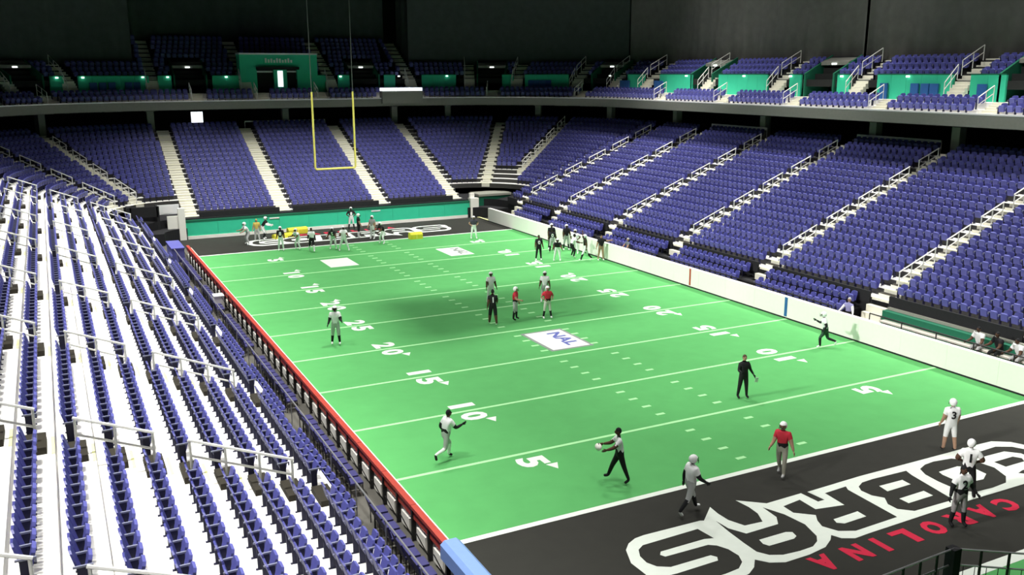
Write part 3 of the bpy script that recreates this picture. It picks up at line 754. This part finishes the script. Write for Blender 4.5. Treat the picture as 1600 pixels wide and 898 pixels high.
# ------------------------------------------------------------------ goal post
gp = empty('goal_post', (0, 52.9, 0)); tag(gp, 'yellow goal post hung from cables above the far end zone', 'goal post')
MB().tube((-1.62, 0, 5.0), (1.62, 0, 5.0), .085, 8).build('crossbar', 'gold', gp)
for s in (-1, 1):
    b = MB().tube((s*1.62, 0, 5.0), (s*1.7, 0, 5.12), .085, 8); b.tube((s*1.7, 0, 5.12), (s*1.7, 0, 11.2), .085, 8); b.build('upright', 'gold', gp)
    MB().tube((s*1.7, 0, 11.2), (s*1.75, 0, 35), .03).build('cable', 'cable', gp)
for x, y, a, lab in ((-3.7, 52.0, .1, 'yellow padded block lying by the green end wall'), (-5.2, 50.6, .3, 'flat yellow pad on the black end zone near the green wall'), (3.97, 45.3, 0, 'yellow bag on the far goal line')):
    e = empty('yellow_pad', (x, y, .004), a); tag(e, lab, 'pad')
    b = MB(); L_ = .8 if x < 0 else .5; H_ = .5 if x > -4.5 else .32
    prof = [(-.3, 0), (.3, 0), (.3, H_*.7), (.18, H_), (-.18, H_), (-.3, H_*.7)]; n = len(prof)
    b.add([(-L_, p, q) for p, q in prof]+[(L_, p, q) for p, q in prof], [tuple(range(n-1, -1, -1)), tuple(range(n, 2*n))]+[(i, (i+1) % n, n+(i+1) % n, n+i) for i in range(n)])
    b.build('pad_body', 'yellow', e); MB().box(-.04, .04, -.31, .31, .05, H_*.72).build('strap', 'gold', e)

# ------------------------------------------------------------------ people
CLO = {}
def cm(c, rough=.8):
    k = tuple(c)
    if k not in CLO: CLO[k] = mat('cloth_%d' % len(CLO), c, rough, noise=.08, scale=8)
    return CLO[k]
WH = (.9, .9, .9); BK = (.012, .012, .014); RD = (.55, .03, .05); GY = (.34, .33, .33); SKD = (.10, .05, .03); SKL = (.42, .25, .17); LG = (.5, .5, .5); GD = (.55, .42, .1); PU = (.28, .27, .5)
def V3(x, y, z): return Vector((x, y, z))
def skeleton(h, pose):
    k = h/1.8
    J = {}; lean = R(pose.get('lean', 0)); side = R(pose.get('side', 0))
    drop = pose.get('drop', 0)
    pel = V3(0, 0, .95-drop)
    def up(d):  # direction along the spine
        return V3(math.sin(side)*d, math.sin(lean)*d, math.cos(lean)*d)
    J['pel'] = pel; J['wai'] = pel+up(.17); J['che'] = pel+up(.40); J['nec'] = pel+up(.55)
    hl = lean*.35+R(pose.get('nod', 0)); J['hed'] = J['nec']+V3(math.sin(side)*.1, math.sin(hl)*.16, .15*math.cos(hl))
    tw = R(pose.get('twist', 0))
    for s, n in ((-1, 'L'), (1, 'R')):
        sh = pel+up(.49)+V3(s*.19*math.cos(tw), s*.19*math.sin(tw), 0); J['sh'+n] = sh
        f, ab, el = pose.get('arm'+n, (5, 10, 15))
        f, ab, el = R(f), R(ab), R(el)
        d = V3(s*math.sin(ab), math.sin(f)*math.cos(ab), -math.cos(f)*math.cos(ab)); e_ = sh+d*.29; J['el'+n] = e_
        f2 = f+el; inn = R(pose.get('in'+n, 0)); d2 = V3(s*math.sin(ab-inn), math.sin(f2)*math.cos(ab-inn), -math.cos(f2)*math.cos(ab-inn)); J['wr'+n] = e_+d2*.26; J['hd'+n] = d2
        hp = pel+V3(s*.10, 0, -.04); J['hi'+n] = hp
        f, ab, kn = pose.get('leg'+n, (0, 4, 0)); f, ab, kn = R(f), R(ab), R(kn)
        d = V3(s*math.sin(ab), math.sin(f)*math.cos(ab), -math.cos(f)*math.cos(ab)); J['kn'+n] = hp+d*.43
        f2 = f-kn; d2 = V3(s*math.sin(ab), math.sin(f2)*math.cos(ab), -math.cos(f2)*math.cos(ab)); J['an'+n] = J['kn'+n]+d2*.42
        ft = V3(0, math.cos(f2*.6), math.sin(f2*.6) if f2 < 0 else 0); J['to'+n] = J['an'+n]+V3(0, .16*math.cos(f2), -.05+.16*math.sin(f2))
    lo = min(min(J[q+n].z for q in ('an', 'to')) for n in 'LR')-.045
    for q in J:
        if not q.startswith('hd'): J[q] = (J[q]-V3(0, 0, lo))*k
    return J, k
PEOPLE = []
def person(label, loc, face, h, pose, look, number=None, num_side='back', name='person', group=None, z=0):
    PEOPLE.append(dict(label=label, loc=loc, face=face, h=h, pose=pose, look=look, number=number, num_side=num_side, group=group, z=z))
AWAY, RIGHT, LEFT, TOWARD = -26.8, -116.8, 63.2, 153.2
STAND = dict(legL=(3, 5, 4), legR=(-4, 6, 2), armL=(4, 12, 18), armR=(8, 12, 25))
WALK = dict(legL=(26, 3, 8), legR=(-20, 3, 22), armL=(-22, 10, 25), armR=(22, 10, 35), lean=5)
RUN = dict(legL=(35, 3, 40), legR=(-12, 3, 62), armL=(-35, 12, 70), armR=(35, 12, 80), lean=14)
READY = dict(legL=(30, 10, 45), legR=(30, 12, 48), armL=(35, 14, 40), armR=(35, 14, 50), lean=32, nod=-15, drop=.1)
BENT = dict(legL=(14, 8, 20), legR=(10, 10, 18), armL=(30, 18, 20), armR=(30, 18, 20), lean=40, nod=-20)
HIPS = dict(legL=(3, 8, 2), legR=(-3, 8, 2), armL=(-15, 38, 75), armR=(-15, 38, 75), inL=70, inR=70)
WIDE = dict(legL=(6, 17, 6), legR=(-6, 15, 4), armL=(40, 12, 45), armR=(35, 12, 55), lean=8)
SIT = dict(legL=(80, 8, 80), legR=(78, 10, 82), armL=(30, 14, 45), armR=(30, 14, 45), lean=22)
def LK(jersey, pants, legs, skin=SKD, helmet=None, hair=BK, sleeve=None, shoe=WH, fore=None, belt=None, pads=True, low=None):
    return dict(jersey=jersey, pants=pants, legs=legs, skin=skin, helmet=helmet, hair=hair, sleeve=sleeve or jersey, shoe=shoe, fore=fore, belt=belt, pads=pads, low=low)
pl = person
pl('player in white number 3 jersey and white shorts, seen from behind on the black zone', (5.34, -1.87), AWAY, 1.8, STAND, LK(WH, WH, SKL, SKL, WH, shoe=BK), '3', 'back')
pl('player in white jersey number 1 with hands on hips behind the grey-trousered player', (2.7, -4.55), -45, 1.84, HIPS, LK(WH, BK, BK, SKD, WH), '1', 'back')
pl('bareheaded player in white number 2 jersey and grey pants standing over the red lettering', (.94, -5.63), 165, 1.80, dict(STAND, armL=(2, 25, 30), armR=(0, 22, 20)), LK(WH, GY, BK, SKD, None, BK, fore=BK, belt=BK, shoe=BK), '2', 'front')
pl('player in red jersey, white helmet and tan pants stepping over the goal line', (-1.2, -.8), 120, 1.80, dict(WALK, legL=(10, 2, 3), legR=(-14, 2, 14), armL=(6, 22, 8)), LK(RD, (.42, .40, .33), (.42, .40, .33), SKL, WH, shoe=LG, low=BK), None)
pl('player in long white jersey and grey pants walking off the goal line, helmet pushed up', (-5.39, -1.52), -95, 1.80, WALK, LK(WH, LG, BK, SKD, WH, shoe=WH, fore=BK), None)
pl('coach in white T-shirt and black shorts passing a pale ball beside the five-yard number', (-6.04, 1.21), 70, 1.78, dict(legL=(-16, 8, 4), legR=(27, 6, 8), armL=(45, 8, 35), armR=(42, 8, 40), lean=6), LK(WH, BK, BK, SKD, None, BK, shoe=BK, fore=SKD, pads=False), None)
pl('coach dressed all in black standing near the ten-yard line', (2.56, 5.4), 170, 1.75, dict(STAND, armL=(-5, 22, 35), armR=(10, 14, 90)), LK(BK, BK, BK, SKL, None, (.08, .05, .03), shoe=BK, fore=BK, pads=False), None)
pl('player in white jersey with black belt running past the left ten-yard number', (-10.28, 5.3), -80, 1.78, RUN, LK(WH, LG, WH, SKD, None, BK, fore=BK, belt=BK, shoe=BK), None)
pl('player in white jersey and black socks standing on the twenty-five-yard line by its number', (-9.75, 20.05), 160, 1.84, dict(STAND, armL=(25, 14, 60), armR=(10, 14, 40)), LK(WH, LG, BK, SKD, WH, fore=BK, shoe=WH), None)
pl('coach in black shirt and black shorts at midfield beside the red-shirted players', (-1.59, 19.71), -15, 1.82, dict(WALK, legL=(12, 4, 4), legR=(-10, 4, 6)), LK(BK, BK, SKD, SKD, None, BK, fore=SKD, pads=False), '1', 'back')
pl('player all in white with white helmet standing behind the coach in black at midfield', (.28, 23.86), 170, 1.75, STAND, LK(WH, WH, WH, SKD, WH), None)
pl('player in red jersey and grey pants turned sideways at midfield', (-.1, 20.09), -130, 1.72, dict(STAND, armR=(25, 12, 60)), LK(RD, LG, BK, SKL, WH, low=BK, shoe=BK), None)
pl('player in red jersey, white pants and black socks facing away at midfield', (1.53, 19.57), 175, 1.70, HIPS, LK(RD, (.6, .6, .52), BK, SKL, WH, low=BK, shoe=WH), None)
pl('player in white jersey and helmet behind the red-shirted player at midfield', (3.07, 22.66), 150, 1.74, STAND, LK(WH, LG, WH, SKD, WH), None)
pl('player in white jersey and dark pants running beside the white padded wall', (10.58, 8.96), 40, 1.74, RUN, LK(WH, (.03, .08, .05), BK, SKD, WH, shoe=WH, fore=BK), None)
# group by the white wall
pl('player in black jersey standing apart from the group at the white wall', (8.46, 33.3), 165, 1.72, STAND, LK(BK, BK, BK, SKD, None, BK), '0', 'front')
pl('player in black jersey at the back of the wall group, seen from behind', (10.65, 35.31), -20, 1.72, STAND, LK(BK, LG, BK, SKD, None, BK), '0', 'back')
pl('white-helmeted player in black jersey and pale pants, front of the wall group', (9.51, 32.54), 150, 1.68, BENT, LK(BK, WH, WH, SKD, WH), None)
pl('tall player in black with white helmet in the second line of the wall group', (11.2, 36.4), 170, 1.85, STAND, LK(BK, BK, BK, SKD, WH), None)
pl('player in white jersey and black pants bending forward in the wall group', (10.95, 33.09), -100, 1.72, dict(READY, lean=26), LK(WH, BK, BK, SKD, None, BK), None)
pl('player in black with white helmet behind the bending white-shirted player', (12.0, 35.6), 170, 1.84, STAND, LK(BK, LG, BK, SKD, WH), None)
pl('player in loose white jersey in the middle of the wall group', (11.85, 34.1), 140, 1.72, HIPS, LK(WH, WH, WH, SKD, WH), None)
pl('player in dark brown jersey raising one arm in the wall group', (11.14, 31.5), 60, 1.84, dict(WALK, armR=(150, 15, 25)), LK((.03, .025, .018), WH, BK, SKD, WH), None)
pl('player in black jersey with hands behind the head at the end of the wall group', (12.2, 31.2), 170, 1.76, dict(STAND, armL=(-10, 70, 130), armR=(0, 20, 20)), LK(BK, SKL, SKL, SKL, None, BK), None)
pl('grey-clad person leaning over the white wall beside the player group', (13.62, 29.9), 90, 1.7, dict(BENT, lean=14, armL=(35, 10, 10), armR=(35, 10, 10)), LK((.15, .17, .2), (.1, .1, .12), BK, SKL, None, LG, pads=False), None)
# far end zone group
pl('player in white standing at the end of the line by the green end wall', (-8.18, 48.72), 100, 1.80, READY, LK(WH, LG, LG, SKL, WH), None)
pl('player in gold practice vest between two white helmets near the green end wall', (-7.38, 49.55), 160, 1.74, STAND, LK(GD, LG, LG, SKL, None, GD), None)
pl('tall player in black jersey and white helmet near the green end wall', (-6.79, 50.5), -110, 1.86, READY, LK(BK, WH, BK, SKL, WH, fore=WH), None)
pl('player in black jersey with white number and white pants on the far goal line', (-6.59, 45.08), 160, 1.74, STAND, LK(BK, WH, WH, SKD, WH), '8', 'front')
pl('crouching player in white on the far goal line', (-5.29, 45.01), 120, 1.66, READY, LK(WH, WH, WH, SKD, WH), None)
pl('player in white vest and black shorts jogging at the far goal line', (-4.7, 43.61), 170, 1.76, WALK, LK(WH, BK, WH, SKD, None, BK, fore=BK), None)
pl('player in black jersey with white number stooping at the far goal line', (-3.0, 43.89), 150, 1.76, BENT, LK(BK, WH, WH, SKD, WH), '5', 'front')
pl('player all in white with feet apart at the far goal line', (-2.54, 42.83), 165, 1.82, WIDE, LK(WH, WH, WH, SKD, WH), None)
pl('player in black jersey number 8 in front of the green end wall', (.81, 51.85), 170, 1.80, dict(HIPS), LK(BK, WH, BK, SKD, WH, shoe=BK), '8', 'front')
pl('player in long black coat-like jersey among the far end zone group', (.1, 47.6), -100, 1.86, STAND, LK(BK, BK, WH, SKL, WH), None)
pl('player in grey with white helmet between two black jerseys', (.9, 46.6), 130, 1.80, STAND, LK(GY, WH, WH, SKL, WH), None)
pl('player in black jersey and white pants crouching over the far goal line', (1.0, 44.31), 110, 1.76, READY, LK(BK, WH, WH, SKD, WH), None)
pl('official in dark top and white pants standing alone by the far goal line', (7.96, 43.01), 165, 1.74, HIPS, LK((.05, .05, .07), WH, WH, SKL, WH), None)
# people behind the white wall
pl('person in white shirt with purple front leaning on the rail behind the white wall', (13.75, 10.55), 100, 1.74, dict(BENT, lean=12, armL=(25, 25, 10), armR=(25, 25, 10)), LK(PU, BK, BK, SKL, None, LG, sleeve=WH, fore=WH, pads=False), None)
pl('player in white jersey seated on the bench behind the white wall, dark hair', (14.3, 3.7), 95, 1.76, SIT, LK(WH, LG, BK, SKD, None, BK), None, z='bench')
pl('person in dark clothes seated between two white-shirted players on the bench', (14.3, 2.75), 80, 1.76, SIT, LK(BK, BK, BK, SKD, None, BK), None, z='bench')
pl('second player in white jersey seated on the bench beside the person in dark clothes', (14.3, 1.8), 85, 1.76, dict(SIT, lean=30), LK(WH, LG, BK, SKD, None, BK), None, z='bench')

BONES = [('pel', 'wai', 'pelvis'), ('wai', 'che', 'torso'), ('che', 'nec', 'torso'), ('nec', 'hed', 'neck')]
for n in 'LR': BONES += [('che', 'sh'+n, 'torso'), ('sh'+n, 'el'+n, 'uarm'), ('el'+n, 'wr'+n, 'farm'), ('pel', 'hi'+n, 'hip'), ('hi'+n, 'kn'+n, 'thigh'), ('kn'+n, 'an'+n, 'shin'), ('an'+n, 'to'+n, 'foot')]
def skin_object(P):
    J, k = skeleton(P['h'], P['pose']); pads = P['look']['pads']
    RAD = dict(pel=(.175, .14), wai=(.18 if pads else .165, .135), che=(.235 if pads else .195, .165), nec=(.065, .065), hed=(.05, .05), sh=(.125 if pads else .09,)*2, el=(.066, .066), wr=(.04, .04), hi=(.12, .12), kn=(.082, .082), an=(.055, .055), to=(.046, .046))
    if P['look']['pants'] == BK and P['look']['legs'] != BK: RAD['kn'] = (.095, .095)
    names = [q for q in J if not q.startswith('hd')]; idx = {q: i for i, q in enumerate(names)}
    me = bpy.data.meshes.new('skinbase'); me.from_pydata([J[q][:] for q in names], [(idx[a], idx[b]) for a, b, _ in BONES], [])
    o = bpy.data.objects.new('skinbase', me); COL.objects.link(o)
    md = o.modifiers.new('s', 'SKIN'); md.use_smooth_shade = True
    for q, sv in zip(names, me.skin_vertices[0].data):
        r = RAD[q[:2] if q[:2] in ('sh', 'el', 'wr', 'hi', 'kn', 'an', 'to') else q]; sv.radius = (r[0]*k, r[1]*k); sv.use_root = q == 'pel'
    o.modifiers.new('u', 'SUBSURF').levels = 1
    P['J'], P['k'], P['o'] = J, k, o
for P in PEOPLE: skin_object(P)
bpy.context.view_layer.update()
dg = bpy.context.evaluated_depsgraph_get()
def sphere(c, rx, ry, rz, nu=12, nv=8, rot_=None, keep=None, mi=0, b=None):
    b = b or MB(); vs = []; fs = []
    for i in range(nv+1):
        t = math.pi*i/nv
        for j in range(nu):
            p = 2*math.pi*j/nu; v = Vector((rx*math.sin(t)*math.cos(p), ry*math.sin(t)*math.sin(p), rz*math.cos(t)))
            vs.append(v)
    for i in range(nv):
        for j in range(nu):
            f = (i*nu+j, (i+1)*nu+j, (i+1)*nu+(j+1) % nu, i*nu+(j+1) % nu)
            cc = sum((vs[q] for q in f), Vector())/4
            if keep is None or keep(cc): fs.append(f)
    m = rot_ or Matrix.Identity(3)
    b.add([Vector(c)+m @ v for v in vs], fs, mi); return b
def hand(b, w, d, k, s, mi):
    d = d.normalized(); side = V3(s, 0, 0)-d*d.x*s
    side = side.normalized() if side.length > .05 else V3(0, 1, 0); nrm = d.cross(side).normalized()
    a = nrm                                     # across the palm
    b.obox(w+d*.045*k, a*.038*k, side*.014*k, d*.05*k, mi)
    for i, (off, ln) in enumerate(((-.029, .062), (-.010, .072), (.010, .067), (.029, .052))):
        p = w+d*.09*k+a*off*k; q = p+(d*.9-side*.2)*ln*.55*k; e = q+(d*.7-side*.6)*ln*.5*k
        b.tube(p, q, .009*k, 5, mi, .0085*k); b.tube(q, e, .0085*k, 5, mi, .007*k)
    p = w+d*.03*k+a*.035*k; q = p+(a*.7+d*.7)*.04*k; b.tube(p, q, .011*k, 5, mi, .01*k); b.tube(q, q+d*.03*k, .01*k, 5, mi, .008*k)
def seg_t(p, a, b):
    ab = b-a; t = max(0, min(1, (p-a).dot(ab)/max(1e-9, ab.length_squared))); return t, (p-(a+ab*t)).length
for P in PEOPLE:
    lk, J, k = P['look'], P['J'], P['k']
    me = bpy.data.meshes.new_from_object(P['o'].evaluated_get(dg))
    b = MB(); b.v = [v.co[:] for v in me.vertices]; b.f = [tuple(p.vertices) for p in me.polygons]
    # slots: 0 skin 1 jersey 2 pants 3 legs 4 shoe 5 sleeve 6 forearm 7 belt 8 low jersey 9 dark
    mats = [cm(lk['skin']), cm(lk['jersey']), cm(lk['pants']), cm(lk['legs']), cm(lk['shoe']), cm(lk['sleeve']), cm(lk['fore'] or lk['skin']), cm(lk['belt'] or lk['jersey']), cm(lk['low'] or lk['jersey']), cm(BK)]
    segs = [(J[a], J[c], t) for a, c, t in BONES]
    for p in me.polygons:
        c = p.center; best = min(((seg_t(c, a, e)[1]/(1.6 if t in ('torso', 'pelvis', 'hip') else 1), t, seg_t(c, a, e)[0]) for a, e, t in segs), key=lambda q: q[0])
        t, u = best[1], best[2]
        if t == 'pelvis': m = 7 if (lk['belt'] and u > .5) else (8 if u > .35 and lk['low'] else (1 if u > .75 else 2))
        elif t == 'torso': m = 8 if (lk['low'] and c.z < J['wai'].z+.06*k) else 1
        elif t == 'neck': m = 0
        elif t == 'uarm': m = 5 if u < .62 else 6
        elif t == 'farm': m = 6
        elif t in ('thigh', 'hip'): m = 2
        elif t == 'shin': m = 2 if u < .08 else 3
        else: m = 4
        b.mi.append(m)
    bpy.data.meshes.remove(me); bpy.data.objects.remove(P['o'])
    bw = BVHTree.FromPolygons([Vector(v) for v in b.v], b.f)
    H = J['hed']+V3(0, .015*k, .045*k)
    sphere(H, .076*k, .095*k, .118*k, 12, 9, mi=0, b=b)
    b.obox(H+V3(0, .098, -.012)*k, V3(.012, 0, 0)*k, V3(0, .018, 0)*k, V3(0, .006, .022)*k, 0)            # nose
    for s in (-1, 1):
        b.obox(H+V3(s*.078, -.005, -.005)*k, V3(.008, 0, 0)*k, V3(0, .016, 0)*k, V3(0, 0, .028)*k, 0)     # ears
        b.obox(H+V3(s*.031, .089, .012)*k, V3(.011, 0, 0)*k, V3(0, .006, 0)*k, V3(0, 0, .006)*k, 9)       # eyes
    b.obox(H+V3(0, .088, -.055)*k, V3(.022, 0, 0)*k, V3(0, .006, 0)*k, V3(0, 0, .005)*k, 9)               # mouth
    hand(b, J['wrL'], J['hdL'], k, -1, 6 if lk['fore'] else 0); hand(b, J['wrR'], J['hdR'], k, 1, 6 if lk['fore'] else 0)
    e = empty('person', (P['loc'][0], P['loc'][1], .008), R(P['face'])); tag(e, P['label'], 'person')
    if P['z'] == 'bench': e.location.z = .90-J['hiL'].z+.155*k
    elif P['loc'][0] > 13: e.location.z = -.02
    body = b.build('body', mats, e)
    for p in body.data.polygons: p.use_smooth = True
    if lk['helmet']:
        hb = sphere(H+V3(0, -.008, .02)*k, .122*k, .142*k, .135*k, 14, 10, keep=lambda c: not (c.y > .055*k and c.z < .045*k) and c.z > -.115*k)
        hm_ = hb.build('helmet', cm(lk['helmet'], .3), e)
        for p in hm_.data.polygons: p.use_smooth = True
        fm = MB()
        for z in (-.03, -.075):
            pts = [H+V3(.115*math.sin(a)*1.0, .06+.10*math.cos(a), z)*k for a in np.linspace(-1.4, 1.4, 6)]
            for p, q in zip(pts, pts[1:]): fm.tube(p, q, .009*k, 4)
        fm.tube(H+V3(0, .165, .05)*k, H+V3(0, .16, -.08)*k, .009*k, 4)
        fm.build('facemask', cm(BK), hm_)
    else:
        hr = sphere(H+V3(0, -.014, .012)*k, .086*k, .102*k, .122*k, 12, 9, keep=lambda c: c.z > .035*k or (c.y < .0 and c.z > -.07*k))
        hr.build('hair', cm(lk['hair'], .9), e)
    if P['number']:
        co, f = _glyph[(P['number'], .03)]; c = co.copy(); c[:, :2] *= .27*k
        sg = -1 if P['num_side'] == 'back' else 1
        z0 = (J['che'].z*.75+J['wai'].z*.25)
        vs = []
        okc = True
        for x, y_, zz in c:
            xx = x*(1 if sg < 0 else -1)
            hit = bw.ray_cast(Vector((xx, sg*1.0*k, z0+y_)), Vector((0, -sg, 0)))
            yy = hit[0].y if hit[0] is not None else sg*.12*k
            vs.append((xx, yy+sg*(.012+ (zz*.8)), z0+y_))
        MB().add(vs, f).build('jersey_number', cm(BK if P['look']['jersey'] == WH else WH), e)
# the pale ball held by the coach, and the white cloth held by the coach in black
def holder(lbl): return next(P for P in PEOPLE if P['label'].startswith(lbl))
def worldpt(P, v): a = R(P['face']); return (P['loc'][0]+v.x*math.cos(a)-v.y*math.sin(a), P['loc'][1]+v.x*math.sin(a)+v.y*math.cos(a), v.z)
P = holder('coach in white T-shirt'); m_ = (P['J']['wrL']+P['J']['wrR'])/2+V3(0, .2, .02)
ball = empty('football', worldpt(P, m_), R(P['face'])); tag(ball, 'pale ball held out by the coach in white T-shirt', 'ball')
sphere((0, 0, 0), .17, .11, .11, 12, 8).build('ball_body', 'pad', ball); MB().box(-.06, .06, -.012, .012, .105, .118).build('laces', 'blackrail', ball)
P = holder('coach dressed all in black'); m_ = P['J']['wrL']+P['J']['hdL']*.2
tw_ = empty('play_sheet', worldpt(P, m_), R(P['face'])); tag(tw_, 'white sheet in the hand of the coach dressed in black', 'sheet')
b = MB(); b.obox((0, .03, -.02), (.07, 0, 0), (0, .006, 0), (0, .02, .10)); b.build('sheet_paper', 'white', tw_)
